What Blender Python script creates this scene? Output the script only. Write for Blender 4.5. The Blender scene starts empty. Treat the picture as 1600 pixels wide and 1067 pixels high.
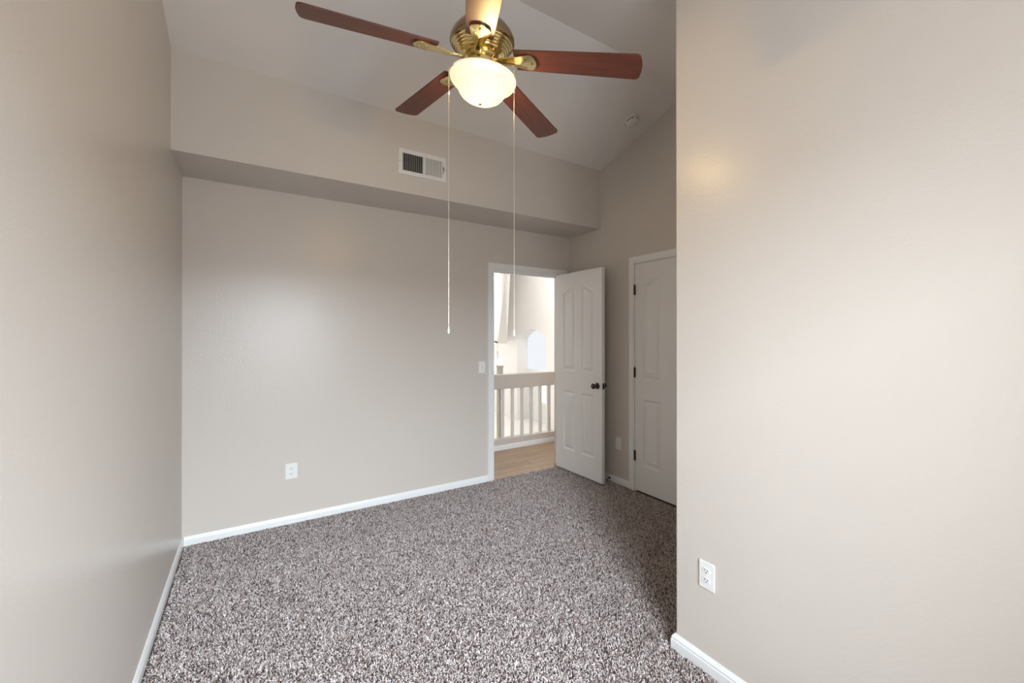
import bpy, bmesh, math, random
import numpy as np
from mathutils import Vector, Matrix
random.seed(7)
S = bpy.context.scene
COL = S.collection

# ------------------------------------------------------------------ camera
FPX = 649.76
cam_d = bpy.data.cameras.new('camera')
cam_d.sensor_width = 36.0
cam_d.lens = 36.0 * FPX / 1600.0
cam_d.shift_y = -11.46 / 1600.0
cam_d.clip_start = 0.02
cam = bpy.data.objects.new('camera', cam_d)
COL.objects.link(cam)
CAM = Vector((0.3844, -3.5049, 1.4028))
cam.location = CAM
cam.rotation_euler = (math.pi / 2 + 0.0022, 0, -0.5616)
S.camera = cam

# ------------------------------------------------------------------ world, daylight, foyer fill, exposure
S.view_settings.view_transform = 'Standard'
S.view_settings.look = 'None'
S.view_settings.gamma = 1.0
S.view_settings.use_curve_mapping = False
S.view_settings.exposure = 0.38
W_ = bpy.data.worlds.new('sky')
S.world = W_
W_.use_nodes = True
W_.node_tree.nodes['Background'].inputs[0].default_value = (0.75, 0.87, 1.0, 1)
W_.node_tree.nodes['Background'].inputs[1].default_value = 1.5


def area_light(name, loc, rot, sx, sy, power, color):
    d = bpy.data.lights.new(name, 'AREA')
    d.shape = 'RECTANGLE'
    d.size, d.size_y, d.energy, d.color = sx, sy, power, color
    o = bpy.data.objects.new(name, d)
    o.location, o.rotation_euler = loc, rot
    COL.objects.link(o)
    return o


YB = -4.1                       # wall with the window, behind the camera
WX0, WX1, WZ0, WZ1 = 0.22, 1.42, 0.70, 2.15
area_light('window_daylight', ((WX0 + WX1) / 2, YB - 0.16, (WZ0 + WZ1) / 2), (math.pi / 2, 0, 0),
           WX1 - WX0, WZ1 - WZ0, 36, (0.90, 0.95, 1.0))
area_light('sky_daylight', (0.8, -7.9, 3.2), (math.radians(90 - 25), 0, 0), 5.5, 2.0, 1650, (0.78, 0.89, 1.0))
area_light('foyer_fill', (3.6, 7.1, 1.4), (-math.pi / 2, 0, 0), 3.0, 2.6, 40, (1.0, 0.98, 0.95))  # added fill in front of the closed end wall, no window there
area_light('stair_fill', (1.45, 4.0, 1.4), (0, -math.pi / 2, 0), 2.4, 3.6, 22, (1.0, 0.97, 0.93))  # unseen fill added to brighten the foyer, the wall behind has no window
area_light('landing_fill', (4.2, 2.6, 3.05), (0, math.radians(-48), 0), 0.8, 3.0, 88, (1.0, 0.99, 0.97))  # fill added in mid-air to lift the far wall, no fixture modelled

# ------------------------------------------------------------------ materials
def nodes(name):
    m = bpy.data.materials.new(name)
    m.use_nodes = True
    nt = m.node_tree
    return m, nt, nt.nodes['Principled BSDF']


def plain(name, col, rough=0.5, metal=0.0, coat=0.0, coat_rough=0.1):
    m, nt, b = nodes(name)
    b.inputs['Base Color'].default_value = (*col, 1)
    b.inputs['Roughness'].default_value = rough
    b.inputs['Metallic'].default_value = metal
    b.inputs['Coat Weight'].default_value = coat
    b.inputs['Coat Roughness'].default_value = coat_rough
    n = nt.nodes.new('ShaderNodeTexNoise')
    n.inputs['Scale'].default_value = 60
    r = nt.nodes.new('ShaderNodeMapRange')
    r.inputs[3].default_value = max(rough - 0.04, 0.02)
    r.inputs[4].default_value = rough + 0.04
    nt.links.new(n.outputs[0], r.inputs[0])
    nt.links.new(r.outputs[0], b.inputs['Roughness'])
    return m


def paint(name, col, rough=0.4, bump=0.12, scale=75.0, spec=0.5):
    """rolled wall paint over an orange-peel texture"""
    m, nt, b = nodes(name)
    L = nt.links.new
    tc = nt.nodes.new('ShaderNodeTexCoord')
    n = nt.nodes.new('ShaderNodeTexNoise')
    n.inputs['Scale'].default_value = scale
    n.inputs['Detail'].default_value = 3
    L(tc.outputs['Object'], n.inputs['Vector'])
    bp = nt.nodes.new('ShaderNodeBump')
    bp.inputs['Strength'].default_value = bump
    bp.inputs['Distance'].default_value = 0.004
    L(n.outputs[0], bp.inputs['Height'])
    L(bp.outputs[0], b.inputs['Normal'])
    b.inputs['Base Color'].default_value = (*col, 1)
    b.inputs['Roughness'].default_value = rough
    b.inputs['Specular IOR Level'].default_value = spec
    return m


M_wall = paint('greige_wall_paint', (0.61, 0.556, 0.50), 0.31, 0.17, 85)
M_ceil = paint('ceiling_paint', (0.78, 0.74, 0.70), 0.8, 0.2, 60, 0.2)
M_trim = plain('white_trim_paint', (0.80, 0.80, 0.79), 0.35)
M_door = plain('white_door_paint', (0.76, 0.745, 0.72), 0.32)
M_plate = plain('white_plate_plastic', (0.80, 0.79, 0.77), 0.3)
M_slot = plain('dark_socket_slot', (0.05, 0.045, 0.04), 0.6)
M_dark = plain('dark_duct', (0.02, 0.018, 0.015), 0.8)
M_vent = plain('white_vent_enamel', (0.74, 0.72, 0.69), 0.4)
M_bronze = plain('oil_rubbed_bronze', (0.09, 0.062, 0.05), 0.22, 0.8)
M_brass = plain('polished_brass', (0.78, 0.64, 0.33), 0.18, 1.0)
M_brass_d = plain('antique_brass', (0.40, 0.29, 0.16), 0.22, 1.0)
M_chain = plain('pale_brass_chain', (0.80, 0.72, 0.58), 0.3, 0.7)
M_cream = paint('cream_hall_paint', (0.80, 0.775, 0.745), 0.6, 0.05)
M_rail = paint('greige_railing_paint', (0.60, 0.545, 0.50), 0.45, 0.02)
M_balu = plain('baluster_paint', (0.74, 0.71, 0.68), 0.45)
M_post = plain('olive_beige_post_paint', (0.55, 0.52, 0.43), 0.5)
M_tile = plain('pale_foyer_floor', (0.78, 0.76, 0.73), 0.4)


def emit(name, col, s):
    m = bpy.data.materials.new(name)
    m.use_nodes = True
    nt = m.node_tree
    nt.nodes.clear()
    e = nt.nodes.new('ShaderNodeEmission')
    e.inputs[0].default_value = (*col, 1)
    e.inputs[1].default_value = s
    o = nt.nodes.new('ShaderNodeOutputMaterial')
    nt.links.new(e.outputs[0], o.inputs[0])
    return m


M_bright = emit('daylit_frosted_pane', (0.93, 0.96, 1.0), 0.74)
M_brighter = emit('sunlit_pane', (1.0, 1.0, 1.0), 1.3)
M_shade_lit = emit('lit_glass_shade', (1.0, 0.99, 0.96), 1.2)


def make_glass_thin():
    m = bpy.data.materials.new('window_glass')
    m.use_nodes = True
    nt = m.node_tree
    nt.nodes.clear()
    t = nt.nodes.new('ShaderNodeBsdfTransparent')
    g = nt.nodes.new('ShaderNodeBsdfGlossy')
    g.inputs['Roughness'].default_value = 0.02
    mx = nt.nodes.new('ShaderNodeMixShader')
    mx.inputs[0].default_value = 0.06
    o = nt.nodes.new('ShaderNodeOutputMaterial')
    nt.links.new(t.outputs[0], mx.inputs[1])
    nt.links.new(g.outputs[0], mx.inputs[2])
    nt.links.new(mx.outputs[0], o.inputs[0])
    return m


M_glass = make_glass_thin()


def make_globe_mat():
    m = bpy.data.materials.new('frosted_globe_glass')
    m.use_nodes = True
    nt = m.node_tree
    nt.nodes.clear()
    L = nt.links.new
    tl = nt.nodes.new('ShaderNodeBsdfTranslucent')
    tl.inputs[0].default_value = (0.95, 0.93, 0.80, 1)
    df = nt.nodes.new('ShaderNodeBsdfDiffuse')
    # white glass outside, inner face coloured dark to hold down the bulb's glare
    gm = nt.nodes.new('ShaderNodeNewGeometry')
    dc = nt.nodes.new('ShaderNodeMix'); dc.data_type = 'RGBA'
    dc.inputs[6].default_value = (0.80, 0.77, 0.66, 1); dc.inputs[7].default_value = (0.03, 0.028, 0.022, 1)
    L(gm.outputs['Backfacing'], dc.inputs[0]); L(dc.outputs[2], df.inputs[0])
    gl = nt.nodes.new('ShaderNodeBsdfGlossy')
    gl.inputs['Roughness'].default_value = 0.25
    em = nt.nodes.new('ShaderNodeEmission')
    em.inputs[0].default_value = (1.0, 0.93, 0.74, 1)
    em.inputs[1].default_value = 0.34
    tr = nt.nodes.new('ShaderNodeBsdfTransparent')
    tr.inputs[0].default_value = (1.0, 0.93, 0.78, 1)
    m1 = nt.nodes.new('ShaderNodeMixShader'); m1.inputs[0].default_value = 0.995
    L(tl.outputs[0], m1.inputs[1]); L(df.outputs[0], m1.inputs[2])
    m2 = nt.nodes.new('ShaderNodeMixShader'); m2.inputs[0].default_value = 0.06
    L(m1.outputs[0], m2.inputs[1]); L(gl.outputs[0], m2.inputs[2])
    m3 = nt.nodes.new('ShaderNodeMixShader'); m3.inputs[0].default_value = 0.22
    L(m2.outputs[0], m3.inputs[1]); L(tr.outputs[0], m3.inputs[2])
    ad = nt.nodes.new('ShaderNodeAddShader')
    L(m3.outputs[0], ad.inputs[0]); L(em.outputs[0], ad.inputs[1])
    o = nt.nodes.new('ShaderNodeOutputMaterial')
    L(ad.outputs[0], o.inputs[0])
    return m


M_globe = make_globe_mat()


def make_wood(name, c1, c2, rough, coat, scale=(1.2, 14, 14), croug=0.25):
    m, nt, b = nodes(name)
    L = nt.links.new
    tc = nt.nodes.new('ShaderNodeTexCoord')
    mp = nt.nodes.new('ShaderNodeMapping')
    mp.inputs['Scale'].default_value = scale
    L(tc.outputs['Object'], mp.inputs[0])
    n = nt.nodes.new('ShaderNodeTexNoise')
    n.inputs['Scale'].default_value = 5
    n.inputs['Detail'].default_value = 8
    n.inputs['Roughness'].default_value = 0.65
    n.inputs['Distortion'].default_value = 0.8
    L(mp.outputs[0], n.inputs['Vector'])
    r = nt.nodes.new('ShaderNodeValToRGB')
    r.color_ramp.elements[0].position = 0.32
    r.color_ramp.elements[0].color = (*c1, 1)
    r.color_ramp.elements[1].position = 0.68
    r.color_ramp.elements[1].color = (*c2, 1)
    L(n.outputs[0], r.inputs[0])
    L(r.outputs[0], b.inputs['Base Color'])
    b.inputs['Roughness'].default_value = rough
    b.inputs['Coat Weight'].default_value = coat
    b.inputs['Coat Roughness'].default_value = croug
    return m


M_blade = make_wood('cherry_blade_veneer', (0.060, 0.013, 0.006), (0.140, 0.030, 0.012), 0.42, 0.12)


def make_planks():
    m, nt, b = nodes('oak_laminate')
    L = nt.links.new
    tc = nt.nodes.new('ShaderNodeTexCoord')
    br = nt.nodes.new('ShaderNodeTexBrick')
    br.inputs['Scale'].default_value = 1.0
    br.inputs['Brick Width'].default_value = 1.2
    br.inputs['Row Height'].default_value = 0.12
    br.inputs['Mortar Size'].default_value = 0.0018
    br.inputs['Color1'].default_value = (0.50, 0.36, 0.24, 1)
    br.inputs['Color2'].default_value = (0.38, 0.27, 0.18, 1)
    br.inputs['Mortar'].default_value = (0.16, 0.09, 0.05, 1)
    L(tc.outputs['Object'], br.inputs['Vector'])
    mp = nt.nodes.new('ShaderNodeMapping')
    mp.inputs['Scale'].default_value = (1.5, 18, 18)
    L(tc.outputs['Object'], mp.inputs[0])
    n = nt.nodes.new('ShaderNodeTexNoise')
    n.inputs['Scale'].default_value = 4
    n.inputs['Detail'].default_value = 6
    L(mp.outputs[0], n.inputs['Vector'])
    mx = nt.nodes.new('ShaderNodeMix'); mx.data_type = 'RGBA'; mx.blend_type = 'MULTIPLY'
    mx.inputs[0].default_value = 0.5
    r = nt.nodes.new('ShaderNodeValToRGB')
    r.color_ramp.elements[0].position = 0.3; r.color_ramp.elements[0].color = (0.55, 0.5, 0.45, 1)
    r.color_ramp.elements[1].position = 0.7; r.color_ramp.elements[1].color = (1, 1, 1, 1)
    L(n.outputs[0], r.inputs[0])
    L(br.outputs[0], mx.inputs[6]); L(r.outputs[0], mx.inputs[7])
    L(mx.outputs[2], b.inputs['Base Color'])
    b.inputs['Roughness'].default_value = 0.4
    return m


M_plank = make_planks()


def make_carpet_base():
    m, nt, b = nodes('carpet_backing')
    L = nt.links.new
    n = nt.nodes.new('ShaderNodeTexNoise')
    n.inputs['Scale'].default_value = 150
    tc = nt.nodes.new('ShaderNodeTexCoord')
    L(tc.outputs['Object'], n.inputs['Vector'])
    r = nt.nodes.new('ShaderNodeValToRGB')
    r.color_ramp.elements[0].color = (0.06, 0.045, 0.042, 1)
    r.color_ramp.elements[1].color = (0.22, 0.18, 0.17, 1)
    L(n.outputs[0], r.inputs[0])
    L(r.outputs[0], b.inputs['Base Color'])
    b.inputs['Roughness'].default_value = 1.0
    b.inputs['Specular IOR Level'].default_value = 0.0
    return m


def make_pile():
    m, nt, b = nodes('frieze_carpet_yarn')
    L = nt.links.new
    a = nt.nodes.new('ShaderNodeAttribute')
    a.attribute_name = 'yarn'
    L(a.outputs['Color'], b.inputs['Base Color'])
    b.inputs['Roughness'].default_value = 0.95
    b.inputs['Specular IOR Level'].default_value = 0.1
    return m


M_carpet = make_carpet_base()
M_pile = make_pile()


# ------------------------------------------------------------------ mesh helpers
def box(bm, x0, y0, z0, x1, y1, z1, mi=0):
    vs = [bm.verts.new(c) for c in ((x0, y0, z0), (x1, y0, z0), (x1, y1, z0), (x0, y1, z0),
                                    (x0, y0, z1), (x1, y0, z1), (x1, y1, z1), (x0, y1, z1))]
    for f in ((3, 2, 1, 0), (4, 5, 6, 7), (0, 1, 5, 4), (1, 2, 6, 5), (2, 3, 7, 6), (3, 0, 4, 7)):
        bm.faces.new([vs[i] for i in f]).material_index = mi
    return vs


def prism(bm, pts, a, b, axis='x'):
    """extrude a 2-D outline between a and b along an axis"""
    def P(u, v, t):
        return {'x': (t, u, v), 'y': (u, t, v), 'z': (u, v, t)}[axis]
    A = [bm.verts.new(P(u, v, a)) for u, v in pts]
    B = [bm.verts.new(P(u, v, b)) for u, v in pts]
    n = len(pts)
    bm.faces.new(A); bm.faces.new(B[::-1])
    for i in range(n):
        j = (i + 1) % n
        bm.faces.new((A[i], B[i], B[j], A[j]))


def lathe(bm, prof, seg=48, c=(0, 0, 0), axis='z', close=False):
    rings = []
    for r, z in prof:
        ring = []
        for i in range(seg):
            t = 2 * math.pi * i / seg
            x, y = r * math.cos(t), r * math.sin(t)
            p = {'z': (x, y, z), 'x': (z, x, y), 'y': (x, z, y)}[axis]
            ring.append(bm.verts.new((p[0] + c[0], p[1] + c[1], p[2] + c[2])))
        rings.append(ring)
    for a, b in zip(rings, rings[1:]):
        for i in range(seg):
            j = (i + 1) % seg
            bm.faces.new((a[i], a[j], b[j], b[i]))
    if close:
        bm.faces.new(rings[0][::-1]); bm.faces.new(rings[-1])


def tube(bm, pts, r, seg=10):
    rings = []
    pts = [Vector(p) for p in pts]
    for i, p in enumerate(pts):
        d = (pts[min(i + 1, len(pts) - 1)] - pts[max(i - 1, 0)]).normalized()
        u = d.orthogonal().normalized(); v = d.cross(u)
        rr = r[i] if isinstance(r, (list, tuple)) else r
        rings.append([bm.verts.new(p + (u * math.cos(2 * math.pi * k / seg) + v * math.sin(2 * math.pi * k / seg)) * rr)
                      for k in range(seg)])
    for a, b in zip(rings, rings[1:]):
        for k in range(seg):
            bm.faces.new((a[k], a[(k + 1) % seg], b[(k + 1) % seg], b[k]))
    bm.faces.new(rings[0][::-1]); bm.faces.new(rings[-1])


def link(name, bm, mat, parent=None, smooth=False, bevel=0.0, loc=None, seg=2):
    bmesh.ops.recalc_face_normals(bm, faces=bm.faces)
    me = bpy.data.meshes.new(name)
    bm.to_mesh(me); bm.free()
    for m in (mat if isinstance(mat, (list, tuple)) else [mat]):
        me.materials.append(m)
    if smooth:
        me.polygons.foreach_set('use_smooth', [True] * len(me.polygons))
        me.set_sharp_from_angle(angle=math.radians(38))
    o = bpy.data.objects.new(name, me)
    COL.objects.link(o)
    if loc:
        o.location = loc
    if parent:
        o.parent = parent
    if bevel:
        b = o.modifiers.new('bevel', 'BEVEL')
        b.width = bevel; b.segments = seg; b.limit_method = 'ANGLE'
    return o


def struct(o):
    o['kind'] = 'structure'
    return o


def tag(o, label, cat, group=None):
    o['label'] = label; o['category'] = cat
    if group:
        o['group'] = group
    return o


def thing(name, label, cat, loc=(0, 0, 0), rot=(0, 0, 0), group=None):
    o = bpy.data.objects.new(name, None)
    o.empty_display_size = 0.1
    COL.objects.link(o)
    o.location = loc; o.rotation_euler = rot
    return tag(o, label, cat, group)


# ------------------------------------------------------------------ room dimensions
W = 3.33                 # wall with the closet door
SD, Z1 = 0.4756, 2.4576  # bulkhead depth, its underside
SL = 0.2993
YR, ZR = -1.49, 3.3403   # ridge of the vaulted ceiling
def zc(y):
    return ZR - SL * abs(y - YR)
XN, YN = 2.0046, -2.3134  # near right wall face and its outer corner
T = 0.10
HB, TB = 0.060, 0.012     # baseboard

# floor
bm = bmesh.new()
prism(bm, [(-T, YB - T), (XN + T, YB - T), (XN + T, YN - T), (W + T, YN - T), (W + T, 0.0), (-T, 0.0)], -0.12, -0.006, 'z')
struct(link('floor', bm, M_carpet))

# carpet pile: short twisted yarn tufts, far beyond counting
def carpet_pile():
    rng = np.random.default_rng(3)
    pitch = 0.0060
    xs = np.arange(0.008, W - 0.008, pitch)
    ys = np.arange(YB + .03, -0.004, pitch)
    X, Y = np.meshgrid(xs, ys)
    X = X.ravel() + rng.uniform(-.5, .5, X.size) * pitch
    Y = Y.ravel() + rng.uniform(-.5, .5, Y.size) * pitch
    m = (X > 0.02) & (X < W - 0.02) & (Y < -0.002) & ~((X > XN - 0.02) & (Y < YN + 0.02))
    m &= ~((Y > -0.016) & ((X < 2.36) | (X > 3.24)))

    X, Y = X[m], Y[m]
    n = X.size
    th = rng.uniform(0, 2 * np.pi, n)
    # patches of pile leaning the same way
    lean_dir = 2.2 * np.sin(X * 3.1 + 1.3 * np.sin(Y * 2.3)) + 1.7 * np.cos(Y * 2.7 + X)
    lt = lean_dir * .3 + rng.uniform(0, 2 * np.pi, n)
    lean = rng.uniform(0.002, 0.0075, n)
    h = rng.uniform(0.009, 0.013, n)
    w = rng.uniform(0.0014, 0.0026, n)
    lx, ly = np.cos(lt), np.sin(lt)
    wx, wy = np.cos(th), np.sin(th)
    tw = rng.uniform(0.6, 1.6, n)
    wx2, wy2 = np.cos(th + tw), np.sin(th + tw)
    base = np.stack([X, Y, np.full(n, -0.006)], 1)
    def off(a, b, c):
        return np.stack([a, b, c], 1)
    mid = base + off(lx * lean * .35, ly * lean * .35, h * .55)
    top = base + off(lx * lean, ly * lean, h)
    tip = base + off(lx * lean * 1.9, ly * lean * 1.9, h * .86)
    wv = off(wx * w, wy * w, np.zeros(n)); wv2 = off(wx2 * w, wy2 * w, np.zeros(n))
    V = np.stack([base - wv * .7, base + wv * .7, mid + wv, mid - wv, top + wv2, top - wv2, tip + wv2 * .6, tip - wv2 * .6], 1).reshape(-1, 3)
    q = np.array([[0, 1, 2, 3], [3, 2, 4, 5], [5, 4, 6, 7]])
    F = (np.arange(n)[:, None, None] * 8 + q[None]).reshape(-1, 4)
    me = bpy.data.meshes.new('carpet_pile')
    me.vertices.add(len(V)); me.vertices.foreach_set('co', V.ravel().astype(np.float32))
    me.loops.add(F.size); me.loops.foreach_set('vertex_index', F.ravel().astype(np.int32))
    me.polygons.add(len(F)); me.polygons.foreach_set('loop_start', np.arange(0, F.size, 4, dtype=np.int32))
    me.update(calc_edges=True)
    cols = np.array([(0.86, 0.82, 0.81), (0.72, 0.665, 0.65), (0.44, 0.36, 0.335), (0.13, 0.09, 0.08)])
    pr = rng.choice(4, n, p=[.36, .30, .19, .15])
    c = cols[pr] * np.array([1.02, .975, .955]) * rng.uniform(.74, .98, (n, 1))
    ca = np.ones((n, 8, 4)); ca[:, :, :3] = c[:, None]
    at = me.color_attributes.new('yarn', 'FLOAT_COLOR', 'POINT')
    at.data.foreach_set('color', ca.ravel().astype(np.float32))
    me.materials.append(M_pile)
    o = bpy.data.objects.new('carpet_pile', me)
    COL.objects.link(o)
    tag(o, 'speckled grey and brown frieze carpet pile covering the room floor', 'carpet')
    o['kind'] = 'stuff'
carpet_pile()

# walls
DX0, DX1, DZ = 2.3155 + .057, 3.2846 - .057, 2.0425   # doorway opening
bm = bmesh.new()
prism(bm, [(-T, -0.12), (DX0, -0.12), (DX0, DZ), (DX1, DZ), (DX1, -0.12), (W + T, -0.12), (W + T, 2.88), (-T, 2.88)], 0.0, 0.12, 'y')
struct(link('wall_back', bm, M_wall))
gable = lambda y0, y1: [(y0, -0.12), (y1, -0.12), (y1, zc(y1))] + ([(YR, ZR)] if y0 < YR < y1 else []) + [(y0, zc(y0))]
bm = bmesh.new()
prism(bm, gable(YB, 0.0), -T, 0.0, 'x')
struct(link('wall_left', bm, M_wall))
# closet wall: with the opening behind the closet door
CY0, CY1 = -0.911, -1.691
bm = bmesh.new()
prism(bm, [(YN - T, -0.12), (CY1, -0.12), (CY1, 2.045), (CY0, 2.045), (CY0, -0.12), (0.0, -0.12), (0.0, zc(0)), (YR, ZR), (YN - T, zc(YN - T))], W, W + T, 'x')
struct(link('wall_right', bm, M_wall))
bm = bmesh.new()
prism(bm, gable(YB, YN), XN, XN + T, 'x')
vs = box(bm, XN + T, YN - T, -0.12, W, YN, zc(YN))
struct(link('wall_near', bm, M_wall, bevel=0.006))
# window hole made as four pieces
bm = bmesh.new()
z1 = zc(YB)
box(bm, -T, YB - T, -0.12, WX0, YB, z1); box(bm, WX1, YB - T, -0.12, XN + T, YB, z1)
box(bm, WX0, YB - T, -0.12, WX1, YB, WZ0); box(bm, WX0, YB - T, WZ1, WX1, YB, z1)
struct(link('wall_window', bm, M_wall))
# window behind the camera
bm = bmesh.new()
for (a, b, c, d) in ((WX0, WX1, WZ0, WZ0 + .05), (WX0, WX1, WZ1 - .05, WZ1), (WX0, WX0 + .05, WZ0 + .05, WZ1 - .05), (WX1 - .05, WX1, WZ0 + .05, WZ1 - .05), (.80, .84, WZ0 + .05, WZ1 - .05)):
    box(bm, a, YB - 0.08, c, b, YB - 0.03, d)
wf = struct(link('window_1', bm, M_trim, bevel=0.003))
bm = bmesh.new(); box(bm, WX0 + .05, YB - .058, WZ0 + .05, .80, YB - .054, WZ1 - .05); link('pane', bm, M_glass, wf)
bm = bmesh.new(); box(bm, .84, YB - .058, WZ0 + .05, WX1 - .05, YB - .054, WZ1 - .05); link('pane', bm, M_glass, wf)
bm = bmesh.new(); box(bm, WX0 - .05, YB, WZ0 - .03, WX1 + .05, YB + .04, WZ0); link('window_sill', bm, M_trim, wf, bevel=.004)

# ceiling: vaulted, one mesh
bm = bmesh.new()
prism(bm, [(0.0, zc(0.0)), (YR, ZR), (YB - T, zc(YB - T)), (YB - T, zc(YB - T) + .1), (YR, ZR + .1), (0.0, zc(0) + .1)], -T, W + T, 'x')
struct(link('ceiling', bm, M_ceil))
# bulkhead over the door wall
bm = bmesh.new()
prism(bm, [(0.0, Z1), (-SD, Z1), (-SD, zc(-SD)), (0.0, zc(0.0))], 0.0, W, 'x')
struct(link('wall_bulkhead', bm, M_wall))

# ------------------------------------------------------------------ baseboards
def base_profile(h=HB, t=TB):
    return [(0, 0), (t, 0), (t, h * .62), (t * .80, h * .70), (t * .86, h * .76), (t * .55, h * .93), (t * .3, h), (0, h)]

def baseboard(name, p0, p1, normal, h=HB, t=TB, z=0.0):
    """profile swept from p0 to p1, sticking out along normal"""
    bm = bmesh.new()
    p0, p1, n = Vector(p0), Vector(p1), Vector(normal)
    pr = base_profile(h, t)
    A = [bm.verts.new((p0.x + n.x * u, p0.y + n.y * u, z + v)) for u, v in pr]
    B = [bm.verts.new((p1.x + n.x * u, p1.y + n.y * u, z + v)) for u, v in pr]
    bm.faces.new(A); bm.faces.new(B[::-1])
    for i in range(len(pr)):
        j = (i + 1) % len(pr)
        bm.faces.new((A[i], B[i], B[j], A[j]))
    return struct(link(name, bm, M_trim))

baseboard('baseboard_back', (TB, 0), (2.3155, 0), (0, -1))
baseboard('baseboard_left', (0, YB), (0, 0), (1, 0))
baseboard('baseboard_right', (W, 0), (W, -.854), (-1, 0))
baseboard('baseboard_right', (W, -1.748), (W, YN), (-1, 0))
# near wall: runs round the outer corner
bm = bmesh.new()
t = 0.016
pr = [(0, 0), (t, 0), (t, .040), (t * .8, .046), (t * .9, .052), (t * .45, .064), (t * .25, .068), (0, .068)]
path = [((XN, YB), (-1, 0)), ((XN, YN), (-1, 1)), ((W, YN), (0, 1))]
rings = [[bm.verts.new((p[0] + n[0] * u, p[1] + n[1] * u, v - .004)) for u, v in pr] for p, n in path]
bm.faces.new(rings[0]); bm.faces.new(rings[-1][::-1])
for a, b in zip(rings, rings[1:]):
    for i in range(len(pr)):
        j = (i + 1) % len(pr)
        bm.faces.new((a[i], b[i], b[j], a[j]))
struct(link('baseboard_near', bm, M_trim))

# ------------------------------------------------------------------ door casings
def casing(name, u0, u1, ztop, place, cw=.057, tk=.014):
    """three-sided casing with a stepped profile; u runs along the wall, place maps (u, out, z)"""
    bm = bmesh.new()
    pr = [(0, 0), (0, tk * .55), (.006, tk * .75), (.016, tk * .6), (.022, tk * .85), (.046, tk), (cw, tk), (cw, 0)]  # from opening edge outward
    def ring(uc, zc_, su, sz):
        return [bm.verts.new(place(uc + su * w, o, zc_ + sz * w)) for w, o in pr]
    R = [ring(u0, -0.005, -1, 0), ring(u0, ztop, -1, 1), ring(u1, ztop, 1, 1), ring(u1, -0.005, 1, 0)]
    bm.faces.new(R[0]); bm.faces.new(R[-1][::-1])
    for a, b in zip(R, R[1:]):
        for i in range(len(pr)):
            j = (i + 1) % len(pr)
            bm.faces.new((a[i], b[i], b[j], a[j]))
    return struct(link(name, bm, M_trim))

casing('trim_1', DX0, DX1, DZ, lambda u, o, z: (u, -o, z))
casing('trim_2', CY1, CY0, 2.052, lambda u, o, z: (W - o, u, z))
# jambs
bm = bmesh.new()
jt = .012
box(bm, DX0, 0.001, -.006, DX0 + jt, .12, DZ - jt); box(bm, DX1 - jt, 0.001, -.006, DX1, .12, DZ - jt); box(bm, DX0, 0.001, DZ - jt, DX1, .12, DZ)
box(bm, DX0 + jt, .05, -.006, DX0 + jt + .01, .08, DZ - jt); box(bm, DX0 + jt, .05, DZ - jt - .01, DX1 - jt, .08, DZ - jt)
struct(link('trim_3', bm, M_trim))
bm = bmesh.new()
box(bm, W + .001, CY0 - .004, -.006, W + T, CY0, 2.045); box(bm, W + .001, CY1, -.006, W + T, CY1 + .004, 2.045); box(bm, W + .001, CY1, 2.041, W + T, CY0, 2.045)
struct(link('trim_4', bm, M_trim))
# closet dark back so no light leaks round the door
bm = bmesh.new()
box(bm, W + T, CY1 - .2, -.12, W + T + .05, CY0 + .2, 2.3)
struct(link('wall_closet', bm, M_wall))

# ------------------------------------------------------------------ moulded doors
def door_face(w, h, panels, th, cell=0.004):
    """slab with moulded panels on both faces; local x = width, z = height, y = thickness (front at y=0)"""
    nx, nz = int(w / cell) + 1, int(h / cell) + 1
    xs, zs = np.linspace(0, w, nx), np.linspace(0, h, nz)
    X, Z = np.meshgrid(xs, zs, indexing='ij')
    H = np.zeros_like(X)
    for (x0, x1, z0, z1, rise) in panels:
        if rise:
            # camber rises towards the middle of the door
            tt = np.clip((X - x0) / (x1 - x0), 0, 1)
            if x0 > w / 2: tt = 1 - tt
            zt = z1 + rise * (3 * tt ** 2 - 2 * tt ** 3)
            dz = (zt - Z) * .93
        else:
            dz = z1 - Z
        d = np.minimum(np.minimum(X - x0, x1 - X), np.minimum(Z - z0, dz))
        prof = np.interp(d, [0, .010, .016, .020, .042, .046], [0, .0095, .0110, .0105, .0018, .001])
        H = np.where(d > 0, prof, H)
    me_v = []
    front = np.stack([X, H, Z], -1).reshape(-1, 3)
    back = np.stack([X, th - H, Z], -1).reshape(-1, 3)
    V = np.concatenate([front, back])
    idx = np.arange(nx * nz).reshape(nx, nz)
    a, b, c, d_ = idx[:-1, :-1].ravel(), idx[1:, :-1].ravel(), idx[1:, 1:].ravel(), idx[:-1, 1:].ravel()
    F = [np.stack([a, b, c, d_], 1), np.stack([d_, c, b, a], 1) + nx * nz]
    N = nx * nz
    def side(e, flip):
        s = np.stack([e[:-1], e[1:], e[1:] + N, e[:-1] + N], 1)
        return s[:, ::-1] if flip else s
    F += [side(idx[:, 0], True), side(idx[:, -1], False), side(idx[0, :], False), side(idx[-1, :], True)]
    F = np.concatenate(F)
    me = bpy.data.meshes.new('door_slab')
    me.vertices.add(len(V)); me.vertices.foreach_set('co', V.ravel().astype(np.float32))
    me.loops.add(F.size); me.loops.foreach_set('vertex_index', F.ravel().astype(np.int32))
    me.polygons.add(len(F)); me.polygons.foreach_set('loop_start', np.arange(0, F.size, 4, dtype=np.int32))
    me.update(calc_edges=True)
    me.polygons.foreach_set('use_smooth', [True] * len(F))
    me.set_sharp_from_angle(angle=math.radians(50))
    me.materials.append(M_door)
    return me

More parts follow.
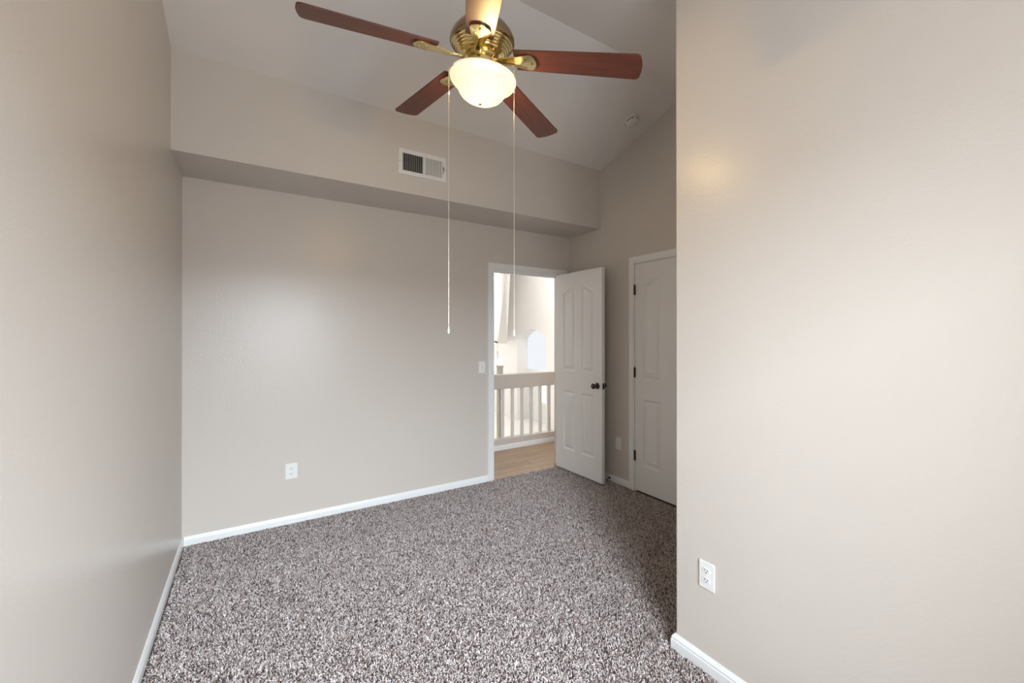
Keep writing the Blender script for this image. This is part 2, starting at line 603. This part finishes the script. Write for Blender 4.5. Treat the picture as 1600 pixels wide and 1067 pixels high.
def knob_mesh(bm, side=-1):
    """round knob on its rose, axis along y, starting at y=0"""
    s = side
    lathe(bm, [(.0, 0), (.030, 0), (.031, s * .004), (.027, s * .009), (.014, s * .012), (.0095, s * .018), (.0095, s * .030), (.014, s * .036),
               (.022, s * .042), (.0265, s * .050), (.0265, s * .057), (.021, s * .064), (.010, s * .067), (.0, s * .0675)], 28, axis='y')

# open bedroom door; slab sits with its lower edge 20 mm up, hinge by the right jamb
LW, LH, LT, LZ = .672, 2.018, .035, .018
panels = [(.120, .300, 1.022, 1.822, .070), (.390, .562, 1.022, 1.822, .070), (.120, .300, .214, .812, 0), (.390, .562, .214, .812, 0)]
hinge = Vector((3.139, -0.005)); free = Vector((3.1525, -0.676))
ang = math.atan2(free.y - hinge.y, free.x - hinge.x)
me = door_face(LW, LH, panels, LT)
door = bpy.data.objects.new('door_1', me)
COL.objects.link(door)
# local +x runs hinge -> free; local +y must point away from the camera side (towards +x world)
door.matrix_world = Matrix.Translation((hinge.x, hinge.y, LZ)) @ Matrix.Rotation(ang, 4, 'Z')
struct(door)
kz = .924 - LZ
bm = bmesh.new(); knob_mesh(bm, -1)
link('door_knob', bm, M_bronze, door, smooth=True, loc=(LW - .060, 0, kz))
bm = bmesh.new(); knob_mesh(bm, 1)
link('door_knob', bm, M_bronze, door, smooth=True, loc=(LW - .060, LT, kz))
bm = bmesh.new()
box(bm, LW, .006, kz - .028, LW + .0012, LT - .006, kz + .028)
box(bm, LW, .011, kz - .010, LW + .011, LT - .012, kz + .010)
link('latch_plate', bm, M_bronze, door, bevel=.001)
for hz in (.18, 1.0, 1.80):
    bm = bmesh.new()
    lathe(bm, [(0, hz - .045), (.006, hz - .045), (.006, hz + .045), (0, hz + .045)], 12, c=(-.003, LT + .004, 0))
    box(bm, -.0015, .004, hz - .045, 0, LT, hz + .045)
    link('hinge', bm, M_bronze, door)

# closet door (closed)
CW = CY0 - CY1 - .014
pw = .187
panels = [(.090, .090 + pw, 1.020, 1.825, .075), (CW - .090 - pw, CW - .090, 1.020, 1.825, .075), (.090, .090 + pw, .232, .818, 0), (CW - .090 - pw, CW - .090, .232, .818, 0)]
me = door_face(CW, 2.026, panels, .035, .005)
cd = bpy.data.objects.new('door_2', me)
COL.objects.link(cd)
cd.matrix_world = Matrix.Translation((W - .004, CY0 - .007, .012)) @ Matrix.Rotation(-math.pi / 2, 4, 'Z')
struct(cd)
for zz in (1.8175, 1.0745, .3265):
    bm = bmesh.new()
    lathe(bm, [(0, -.044), (.0065, -.044), (.0065, .044), (0, .044)], 12)
    lathe(bm, [(0, .044), (.004, .044), (.004, .050), (0, .052)], 12)
    box(bm, -.001, .0, -.044, .013, .004, .044)
    link('hinge', bm, M_bronze, cd, loc=(-.0035, -.007, zz - .02))
bm = bmesh.new(); knob_mesh(bm, -1)
link('door_knob', bm, M_bronze, cd, smooth=True, loc=(CW - .06, 0, .90))

# ------------------------------------------------------------------ wall plates
def plate(name, label, loc, rotz, kind, w=.070, h=.114):
    """local +x along the wall, front faces local -y"""
    t = thing(name, label, {'outlet': 'outlet', 'switch': 'light switch', 'blank': 'wall plate'}[kind], loc, (0, 0, rotz))
    bm = bmesh.new()
    box(bm, -w / 2, -.006, -h / 2, w / 2, 0, h / 2)
    link('cover_plate', bm, M_plate, t, bevel=.003)
    if kind == 'outlet':
        for s in (-1, 1):
            bm = bmesh.new()
            pts = [(.0165 * math.cos(a), s * .0195 + max(-.0125, min(.0125, .0165 * math.sin(a)))) for a in [2 * math.pi * i / 32 for i in range(32)]]
            A = [bm.verts.new((x, -.0085, z)) for x, z in pts]; B = [bm.verts.new((x, -.005, z)) for x, z in pts]
            bm.faces.new(A)
            for i in range(32):
                bm.faces.new((A[i], B[i], B[(i + 1) % 32], A[(i + 1) % 32]))
            sk = link('socket', bm, M_plate, t)
            bm = bmesh.new()
            box(bm, -.0075, -.0089, s * .0195 - .001, -.0052, -.0080, s * .0195 + .008)
            link('slot', bm, M_slot, sk)
            bm = bmesh.new()
            box(bm, .0052, -.0089, s * .0195 - .0005, .0075, -.0080, s * .0195 + .007)
            link('slot', bm, M_slot, sk)
            bm = bmesh.new()
            lathe(bm, [(0, -.0089), (.0026, -.0089), (.0026, -.008)], 12, c=(0, 0, s * .0195 - .0065), axis='y')
            link('ground_hole', bm, M_slot, sk)
        bm = bmesh.new(); lathe(bm, [(0, -.0075), (.0028, -.0072), (.0032, -.006)], 12, axis='y')
        link('screw', bm, M_plate, t, smooth=True)
    elif kind == 'switch':
        bm = bmesh.new()
        box(bm, -.006, -.0068, -.0125, .006, -.0055, .0125)
        prism(bm, [(-.006, -.010), (-.006, .010), (-.014, .009), (-.017, .003)], -.0045, .0045, 'x')
        link('toggle', bm, M_plate, t, bevel=.0006)
        for s in (-1, 1):
            bm = bmesh.new(); lathe(bm, [(0, -.0072), (.0028, -.0070), (.0032, -.006)], 12, c=(0, 0, s * .030), axis='y')
            link('screw', bm, M_vent, t, smooth=True)
    else:
        bm = bmesh.new()
        box(bm, -.0165, -.0075, -.033, .0165, -.005, .033)
        link('insert', bm, M_plate, t, bevel=.001)
    return t

plate('wall_outlet', 'white duplex outlet low on the wide wall left of the doorway', (.6447, 0, .389), 0, 'outlet', .082, .114)
plate('wall_outlet', 'white duplex outlet low on the near right wall above its baseboard', (XN, -2.465, .397), -math.pi / 2, 'outlet')
plate('light_switch', 'white toggle light switch just left of the open doorway', (2.250, 0, 1.098), 0, 'switch')
plate('wall_plate', 'plain white wall plate between the open door and the closet door', (W, -.716, .379), -math.pi / 2, 'blank')

# ------------------------------------------------------------------ ceiling register on the bulkhead
def register():
    x0, x1, z0, z1 = 1.301, 1.675, 2.591, 2.780
    t = thing('air_vent', 'white metal air register with vertical slats on the bulkhead', 'air vent', ((x0 + x1) / 2, -SD, (z0 + z1) / 2))
    w, h = x1 - x0, z1 - z0
    # openings (local)
    a0, a1, b0, b1 = -w / 2 + .032, -w / 2 + .188, -w / 2 + .202, -w / 2 + .343
    zo = h / 2 - .030
    bm = bmesh.new()
    f = -.010
    box(bm, -w / 2, f, zo, w / 2, 0, h / 2); box(bm, -w / 2, f, -h / 2, w / 2, 0, -zo)
    box(bm, -w / 2, f, -zo, a0, 0, zo); box(bm, a1, f, -zo, b0, 0, zo); box(bm, b1, f, -zo, w / 2, 0, zo)
    bmesh.ops.remove_doubles(bm, verts=bm.verts, dist=1e-5)
    link('frame', bm, M_vent, t)
    bm = bmesh.new(); box(bm, a0 - .002, -.0012, -zo - .002, b1 + .002, -.0004, zo + .002)
    link('duct_opening', bm, M_dark, t)
    n = 11
    for (u0, u1, s) in ((a0, a1, -1), (b0, b1, 1)):
        for i in range(n):
            c = u0 + (u1 - u0) * (i + .5) / n
            bm = bmesh.new()
            if s < 0:
                q = [(c - .0019, -.0085), (c - .0003, -.0085), (c + .0021, -.0018), (c + .0005, -.0018)]
            else:
                dx = .0029; q = [(c + dx, -.0018), (c + dx + .0014, -.0018), (c - dx + .0014, -.0085), (c - dx, -.0085)]
                q = [(c - dx, -.0018), (c - dx + .0014, -.0018), (c + dx + .0014, -.0085), (c + dx, -.0085)]
            prism(bm, q, -zo, zo, 'z')
            link('slat', bm, M_vent, t)
    for x, z in ((-w / 2 + .010, .0), (w / 2 - .010, .0)):
        bm = bmesh.new(); lathe(bm, [(0, -.0125), (.003, -.012), (.004, f)], 12, c=(x, 0, z), axis='y')
        link('screw', bm, M_brass_d, t)
    bm = bmesh.new()
    box(bm, w / 2 - .0235, -.0108, -.030, w / 2 - .0195, -.0102, .030)
    box(bm, w / 2 - .023, -.017, .002, w / 2 - .018, -.0105, .014)
    link('damper_lever', bm, M_bronze, t)
register()

# ------------------------------------------------------------------ smoke detector on the slope
sd = thing('smoke_detector', 'small round white smoke detector on the sloped ceiling near the closet wall', 'smoke detector', (3.108, -1.074, zc(-1.074)), (math.atan(SL) * -1, 0, 0))
bm = bmesh.new(); lathe(bm, [(0, -.012), (.064, -.012), (.066, -.008), (.066, 0)], 40)
link('mounting_base', bm, M_vent, sd, smooth=True)
bm = bmesh.new(); lathe(bm, [(0, -.038), (.022, -.038), (.040, -.035), (.053, -.026), (.057, -.0155), (.057, -.0125)], 40)
link('cover', bm, M_vent, sd, smooth=True)
for k in range(16):
    a = 2 * math.pi * k / 16
    if k % 4 == 3: continue
    bm = bmesh.new()
    pts = [(math.cos(b) * r, math.sin(b) * r, z) for (b, r, z) in ((a - .12, .0556, -.021), (a + .12, .0556, -.021), (a + .12, .0582, -.0155), (a - .12, .0582, -.0155))]
    q = [bm.verts.new(p) for p in pts]; bm.faces.new(q)
    link('grille_slot', bm, M_bronze, sd)

# ------------------------------------------------------------------ door stop behind the door
ds = thing('door_stop', 'dark metal door stop on the baseboard behind the open door', 'door stop', (W - TB, -.612, .030))
bm = bmesh.new(); lathe(bm, [(0, 0), (.010, 0), (.010, -.004), (.006, -.008), (0, -.009)], 16, axis='x')
link('mounting_disc', bm, M_bronze, ds, smooth=True)
bm = bmesh.new()
tube(bm, [(-.008 - .0006 * i, .0042 * math.cos(i * .9), .0042 * math.sin(i * .9) - .00000025 * i ** 3) for i in range(105)], .0012, 6)
link('spring', bm, M_bronze, ds, smooth=True)
bm = bmesh.new(); lathe(bm, [(0, -.070), (.0065, -.070), (.0065, -.080), (.004, -.084), (0, -.084)], 14, axis='x')
link('rubber_tip', bm, M_plate, ds, smooth=True)

# ------------------------------------------------------------------ ceiling fan
HB_ = Vector((1.171, -1.982, 2.540))            # centre of the blade plane
nblade = Vector((-.063, .130, -1)).normalized()
H = Vector((1.190, -1.990, 2.545))
naxis = Vector((.020, .120, -1)).normalized()
ax = Vector((1, 0, 0)); ax = (ax - naxis * ax.dot(naxis)).normalized()
# local frame: x = ax, z = up (-naxis)
up = -naxis; ay = up.cross(ax)
FAN = thing('ceiling_fan', 'five-blade brass ceiling fan with cherry wood blades and glowing glass bowl light', 'ceiling fan')
FAN.matrix_world = Matrix(((ax.x, ay.x, up.x, H.x), (ax.y, ay.y, up.y, H.y), (ax.z, ay.z, up.z, H.z), (0, 0, 0, 1)))
FI = FAN.matrix_world.inverted()
bx_ = Vector((1, 0, 0)); bx_ = (bx_ - nblade * bx_.dot(nblade)).normalized(); bz_ = -nblade; by_ = bz_.cross(bx_)
BLADES = FI @ Matrix(((bx_.x, by_.x, bz_.x, HB_.x), (bx_.y, by_.y, bz_.y, HB_.y), (bx_.z, by_.z, bz_.z, HB_.z), (0, 0, 0, 1)))
BEX, BOWL = 5.0, 5.5      # degrees: one blade out of true, the bowl askew
# motor housing
bm = bmesh.new()
HS = .68
lathe(bm, [(r, z * HS) for r, z in [(0, .210), (.030, .208), (.070, .196), (.100, .170), (.121, .134), (.131, .104), (.133, .082), (.131, .074), (.124, .068)]], 72)
link('motor_housing', bm, M_brass_d, FAN, smooth=True)
bm = bmesh.new()
pr = []
for i in range(5):
    r0 = .125 - i * .0080; z0 = .068 - i * .0118
    pr += [(r0, z0), (r0 + .0015, z0 - .003), (r0 - .0005, z0 - .0075), (r0 - .0055, z0 - .0085)]
pr += [(.080, .008), (.060, .006), (0, .006)]
lathe(bm, [(r, z * HS) for r, z in pr], 72)
link('vented_band', bm, M_brass, FAN, smooth=True)
# flywheel + switch housing
bm = bmesh.new()
lathe(bm, [(0, .006), (.066, .006), (.070, .001), (.070, -.010), (.062, -.014), (.058, -.016), (.058, -.034), (.052, -.040), (.040, -.042), (0, -.042)], 60)
link('switch_housing', bm, M_brass, FAN, smooth=True)
bm = bmesh.new()
lathe(bm, [(0, -.040), (.046, -.042), (.078, -.048), (.112, -.058), (.128, -.066), (.130, -.072), (.126, -.074), (.100, -.064), (0, -.052)], 72)
link('light_fitter', bm, M_brass, FAN, smooth=True)
# rod and canopy (the ceiling there slopes down towards the window)
bm = bmesh.new()
hc = H + up * .205
ceil_pt = H + up * ((zc(H.y) - H.z) / up.z)
# refine crossing with the sloped ceiling
for _ in range(4):
    ceil_pt = ceil_pt + up * ((zc(ceil_pt.y) - ceil_pt.z) / up.z)
L_top = (ceil_pt - H).length
lathe(bm, [(.0, .135), (.0125, .135), (.0125, L_top - .005), (.0, L_top - .005)], 20)
link('downrod', bm, M_brass_d, FAN, smooth=True)
bm = bmesh.new()
lathe(bm, [(0, L_top - .090), (.022, L_top - .088), (.040, L_top - .070), (.058, L_top - .040), (.064, L_top - .010), (.064, L_top + .004)], 40)
link('canopy', bm, M_brass_d, FAN, smooth=True)
# blades
PH0 = math.radians(-169.6)
def blade_outline():
    r0, r1 = .165, .660
    up_, lo = [], []
    N = 30
    for i in range(N + 1):
        s = i / N
        r = r0 + (r1 - r0) * s
        hw = .053 + .011 * s
        lo.append((r, -hw)); up_.append((r, hw))
    # rounded tip corners
    def corner(sgn):
        c = []
        hw = .064
        rad = .022
        for k in range(7):
            a = math.pi / 2 * k / 6
            c.append((r1 - rad + rad * math.sin(a) * (1), sgn * (hw - rad + rad * math.cos(a))))
        return c
    P = [(r, y) for r, y in lo if r < r1 - .028] + corner(-1) + [(r1 + .004, -.02), (r1 + .005, 0), (r1 + .004, .02)] + corner(1)[::-1] + [(r, y) for r, y in up_[::-1] if r < r1 - .028]
    return P
PITCH = math.radians(-9)
def make_blade(k):
    a = PH0 + k * 2 * math.pi / 5
    # angles were measured in the frame (ax, naxis x ax): mirror into (ax, ay)
    a = -a
    pitch = PITCH
    if k == 4:      # this blade sits a little out of true on its iron
        a += math.radians(BEX); pitch = math.radians(-3)
    rot = BLADES @ Matrix.Rotation(a, 4, 'Z') @ Matrix.Rotation(math.radians(4.2), 4, 'Y') @ Matrix.Rotation(pitch, 4, 'X')
    bm = bmesh.new()
    P = blade_outline()
    A = [bm.verts.new((x, y, .0)) for x, y in P]; B = [bm.verts.new((x, y, .006)) for x, y in P]
    bm.faces.new(A); bm.faces.new(B[::-1])
    for i in range(len(P)):
        j = (i + 1) % len(P)
        bm.faces.new((A[i], A[j], B[j], B[i]))
    b = link('blade', bm, M_blade, FAN, bevel=.0015)
    b.matrix_basis = rot
    # blade iron: arm from the flywheel and a fan-shaped plate under the blade root
    bm = bmesh.new()
    out = [(.062, .012), (.100, .014), (.150, .022), (.195, .033), (.228, .039), (.243, .033), (.254, .015), (.257, 0)]
    pts = [(x, -y) for x, y in out] + [(x, y) for x, y in out[::-1][1:]]
    def zt(x):
        return -.004 - .010 * max(0, (.19 - x) / .13) ** 1.0 * .2
    A = [bm.verts.new((x, y, zt(x) - .0035)) for x, y in pts]; B = [bm.verts.new((x, y, zt(x) + .0035)) for x, y in pts]
    c0 = bm.verts.new((.19, 0, zt(.19) - .011)); 
    for i in range(len(pts)):
        j = (i + 1) % len(pts)
        bm.faces.new((A[i], A[j], B[j], B[i])); bm.faces.new((A[j], A[i], c0))
    bm.faces.new(B)
    br = link('blade_iron', bm, M_brass, FAN, smooth=False, bevel=.0012)
    br.matrix_basis = rot
    for (x, y) in ((.210, .018), (.210, -.018), (.238, 0)):
        bm = bmesh.new()
        lathe(bm, [(0, -.0135), (.004, -.0125), (.005, -.010), (.005, -.004)], 10, c=(x, y, 0))
        link('screw', bm, M_brass_d, br, smooth=True)
for k in range(5):
    make_blade(k)
# glass bowl
bm = bmesh.new()
prof = [(r * .955, -.062 + (z + .062) * .88) for r, z in [(.118, -.062), (.128, -.064), (.138, -.070), (.1435, -.080), (.1445, -.092), (.141, -.104), (.134, -.114), (.122, -.124), (.112, -.133), (.104, -.144), (.096, -.158), (.084, -.172), (.066, -.184), (.044, -.192), (.020, -.1955), (.0, -.196)]]
lathe(bm, prof, 72)
globe = link('glass_bowl', bm, M_globe, FAN, smooth=True)
# the bowl hangs a little askew on its fitter
vdir = (FI.to_3x3() @ Vector((math.sin(.5616), math.cos(.5616), .5))).normalized()
vr = (FI.to_3x3() @ Vector((math.cos(.5616), -math.sin(.5616), 0))).normalized()
piv = Vector((0, 0, -.075))
globe.matrix_basis = Matrix.Translation(piv + vr * .010) @ Matrix.Rotation(math.radians(BOWL), 4, vdir) @ Matrix.Translation(-piv)
bm = bmesh.new(); lathe(bm, [(0, -.178), (.006, -.179), (.007, -.183), (.004, -.186), (0, -.188)], 16)
link('finial', bm, M_brass, globe, smooth=True)
ld = bpy.data.lights.new('fan_bulb', 'POINT')
ld.energy = 27; ld.color = (1.0, 0.72, 0.36); ld.shadow_soft_size = 0.03
lo = bpy.data.objects.new('fan_bulb', ld); COL.objects.link(lo)
lo.parent = FAN; lo.location = (0, 0, -.138); lo.visible_camera = False
# pull chains: bead chain hanging plumb
def pull_chain(px, depth_off, zend, ztop, zjoin):
    rt = Vector((math.cos(-.5616), math.sin(-.5616), 0)); fw = Vector((math.sin(.5616), math.cos(.5616), 0))
    D = (H - CAM).dot(fw) + depth_off
    p = CAM + fw * D + rt * ((px - 800) / FPX * D)
    bm = bmesh.new()
    z = ztop
    tube(bm, [(0, 0, ztop), (0, 0, zend)], .0007, 5)
    while z > zend:
        bmesh.ops.create_icosphere(bm, subdivisions=1, radius=.0016, matrix=Matrix.Translation((0, 0, z)))
        z -= .0046
    # short arm from the switch housing to the chain
    c = link('pull_chain', bm, M_chain, FAN, smooth=True)
    c.matrix_basis = FI @ Matrix.Translation((p.x, p.y, 0))
    bm = bmesh.new()
    lathe(bm, [(0, 0), (.002, -.001), (.0035, -.008), (.0045, -.020), (.0035, -.026), (0, -.027)], 12, c=(0, 0, zend))
    link('chain_pull', bm, M_plate, c, smooth=True)
    bm = bmesh.new()
    lathe(bm, [(0, .004), (.003, .002), (.003, -.010), (0, -.012)], 10, c=(0, 0, zjoin))
    link('chain_connector', bm, M_plate, c, smooth=True)
    # guide arm
    bm = bmesh.new()
    q = FI @ Vector((p.x, p.y, ztop))
    d = Vector((q.x, q.y, 0)).normalized()
    tube(bm, [(d.x * .055, d.y * .055, -.030), (d.x * .10, d.y * .10, -.046), (q.x * .96, q.y * .96, -.058), tuple(q)], .0016, 8)
    link('chain_guide', bm, M_brass, FAN, smooth=True)
pull_chain(701, -.03, 1.436, 2.485, 2.385)
pull_chain(803.3, -.06, 1.425, 2.455, 2.375)

# ------------------------------------------------------------------ beyond the doorway: landing and foyer
XF, YF, ZF = 5.6, 7.2, 3.4
ZL = -.55
bm = bmesh.new(); box(bm, 1.4, 0.0, -.12, XF, .80, -.004)
struct(link('floor_landing', bm, M_plank))
bm = bmesh.new(); box(bm, 1.4, .80, ZL - .1, XF + .4, YF, ZL)
struct(link('floor_foyer', bm, M_tile))
bm = bmesh.new(); box(bm, 1.4, .12, ZF, XF + .5, YF, ZF + .1)
struct(link('ceiling_foyer', bm, M_cream))
bm = bmesh.new(); box(bm, 1.3, .12, ZL, 1.4, YF, ZF)
struct(link('wall_landing', bm, M_cream))
bm = bmesh.new(); box(bm, 1.3, YF, ZL - .1, XF + .5, YF + .1, ZF)
struct(link('wall_foyer_end', bm, M_cream))
bm = bmesh.new(); box(bm, W + T, .10, -.12, XF, .14, ZF); box(bm, 1.3, .121, 2.9, W + T, .14, ZF)
struct(link('wall_landing_near', bm, M_cream))
# far wall with the arched niche
def arch_pts(y0, y1, zs, r, n=20):
    c = (y0 + y1) / 2; hw = (y1 - y0) / 2
    zc0 = zs - math.sqrt(r * r - hw * hw)
    return [(c + hw * (1 - 2 * i / n), zc0 + math.sqrt(r * r - (hw * (1 - 2 * i / n)) ** 2)) for i in range(n + 1)]
AY0, AY1 = 3.457, 4.563
ap = arch_pts(AY0, AY1, 1.316, .8)
bm = bmesh.new()
pts = [(.12, ZL - .1), (AY0, ZL - .1)] + ap[::-1] + [(AY1, ZL - .1), (YF, ZL - .1), (YF, ZF), (.12, ZF)]
prism(bm, pts, XF, XF + .30, 'x')
struct(link('wall_foyer', bm, M_cream))
# arched window above, glazed door below, at the back of the niche
bm = bmesh.new()
ai = arch_pts(AY0 + .0, AY1 - .0, 1.316, .8)
prism(bm, [(AY0, .62)] + ai[::-1] + [(AY1, .62)], XF + .295, XF + .31, 'x')
struct(link('window_2', bm, M_bright))
bm = bmesh.new(); box(bm, XF + .27, AY0, .50, XF + .33, AY1, .62)
struct(link('trim_5', bm, M_trim))
bm = bmesh.new(); box(bm, XF + .27, AY0, ZL, XF + .33, AY1, .50)
fd = struct(link('door_3', bm, plain('pale_grey_door_paint', (.74, .75, .74), .4)))
bm = bmesh.new(); box(bm, XF + .262, 3.50, -.09, XF + .272, 4.02, .42); link('pane', bm, M_brighter, fd)
bm = bmesh.new(); box(bm, XF + .262, 3.50, -.45, XF + .272, 4.02, -.15); link('kick_panel', bm, M_vent, fd, bevel=.004)

def world_at(px, py, t):
    y = .5616
    fwd = Vector((math.sin(y), math.cos(y), .0022)); rt = Vector((math.cos(y), -math.sin(y), 0)); u = rt.cross(fwd)
    return CAM + (fwd + rt * ((px - 800) / FPX) - u * ((py - 522.04) / FPX)) * t

# dropped bulkhead of the foyer (a wall volume hanging from the ceiling)
bm = bmesh.new()
P1 = world_at(792, 537, 6.0); P0 = world_at(766, 527, 10.2); P2 = world_at(800, 430, 6.35)
B0 = [bm.verts.new(c) for c in ((P0.x, P0.y, P1.z), (P1.x, P1.y, P1.z), (P1.x + .02, P1.y + .30, P1.z), (P0.x + .3, P0.y, P1.z))]
B1 = [bm.verts.new(c) for c in ((P0.x, P0.y, ZF), (P1.x, P1.y, ZF), (P2.x + .03, P2.y, ZF), (P0.x + .5, P0.y, ZF))]
bm.faces.new(B0[::-1]); bm.faces.new(B1)
for i in range(4):
    j = (i + 1) % 4
    bm.faces.new((B0[i], B0[j], B1[j], B1[i]))
struct(link('wall_foyer_bulkhead', bm, M_cream))

# landing curb + guard railing
bm = bmesh.new(); box(bm, 1.4, .80, -.12, XF, .90, .125)
bmesh.ops.translate(bm, verts=bm.verts, vec=(0, .08, 0))
struct(link('trim_6', bm, M_rail, bevel=.006))
bm = bmesh.new(); box(bm, 1.4, .795, -.12, XF, .88, -.004); struct(link('floor_nosing', bm, M_plank))
baseboard('baseboard_landing', (1.4, .88), (XF, .88), (0, -1), .060, .012, -.004)
rl = thing('stair_railing', 'painted greige guard railing across the landing beyond the doorway', 'railing', (3.3, .93, .125))
bm = bmesh.new(); box(bm, -1.7, -.05, .614, 1.5, .05, .790)
link('top_rail', bm, M_rail, rl, bevel=.005)
x = 3.045 - .146 * 4
while x < 4.5:
    bm = bmesh.new(); box(bm, x - 3.3 - .0165, -.0165, 0, x - 3.3 + .0165, .0165, .614)
    link('baluster', bm, M_balu, rl)
    x += .1438
# newel of the stair just behind
pa = world_at(777.3, 640, 5.35); pb = world_at(784.8, 640, 5.35); pt_ = world_at(782, 571, 5.35)
npo = thing('newel_post', 'square beige newel post standing behind the landing railing', 'newel post', ((pa.x + pb.x) / 2, (pa.y + pb.y) / 2, ZL))
hw = (pb - pa).length / 2
bm = bmesh.new(); box(bm, -hw, -hw, 0, hw, hw, pt_.z - ZL - .03)
link('post', bm, M_post, npo, bevel=.003)
bm = bmesh.new(); box(bm, -hw * 1.15, -hw * 1.15, pt_.z - ZL - .03, hw * 1.15, hw * 1.15, pt_.z - ZL)
link('post_cap', bm, M_rail, npo, bevel=.004)

# chandelier in the foyer
c0 = world_at(777.2, 551, 7.0)
ch = thing('chandelier', 'small chandelier with white glass shades glimpsed at the left of the doorway', 'chandelier', (c0.x, c0.y, c0.z))
bm = bmesh.new(); lathe(bm, [(0, .03), (.012, .02), (.022, 0), (.012, -.02), (.010, -.03), (.018, -.045), (.008, -.06), (.008, -.16), (.03, -.18), (.02, -.21), (0, -.22)], 20)
link('column', bm, M_trim, ch, smooth=True)
bm = bmesh.new(); tube(bm, [(0, 0, .03), (0, 0, ZF - c0.z)], .003, 6)
link('chain', bm, M_cream, ch)
for k in range(5):
    a = math.radians(72 * k + 200)
    bm = bmesh.new()
    tube(bm, [(.01 * math.cos(a), .01 * math.sin(a), -.17), (.04 * math.cos(a), .04 * math.sin(a), -.19), (.065 * math.cos(a), .065 * math.sin(a), -.15), (.07 * math.cos(a), .07 * math.sin(a), -.12)], .006, 8)
    arm = link('arm', bm, M_trim, ch, smooth=True)
    bm = bmesh.new(); lathe(bm, [(.010, -.11), (.014, -.13), (.018, -.17), (.022, -.23), (.024, -.30)], 16, c=(.07 * math.cos(a), .07 * math.sin(a), 0))
    link('shade', bm, M_shade_lit, arm, smooth=True)
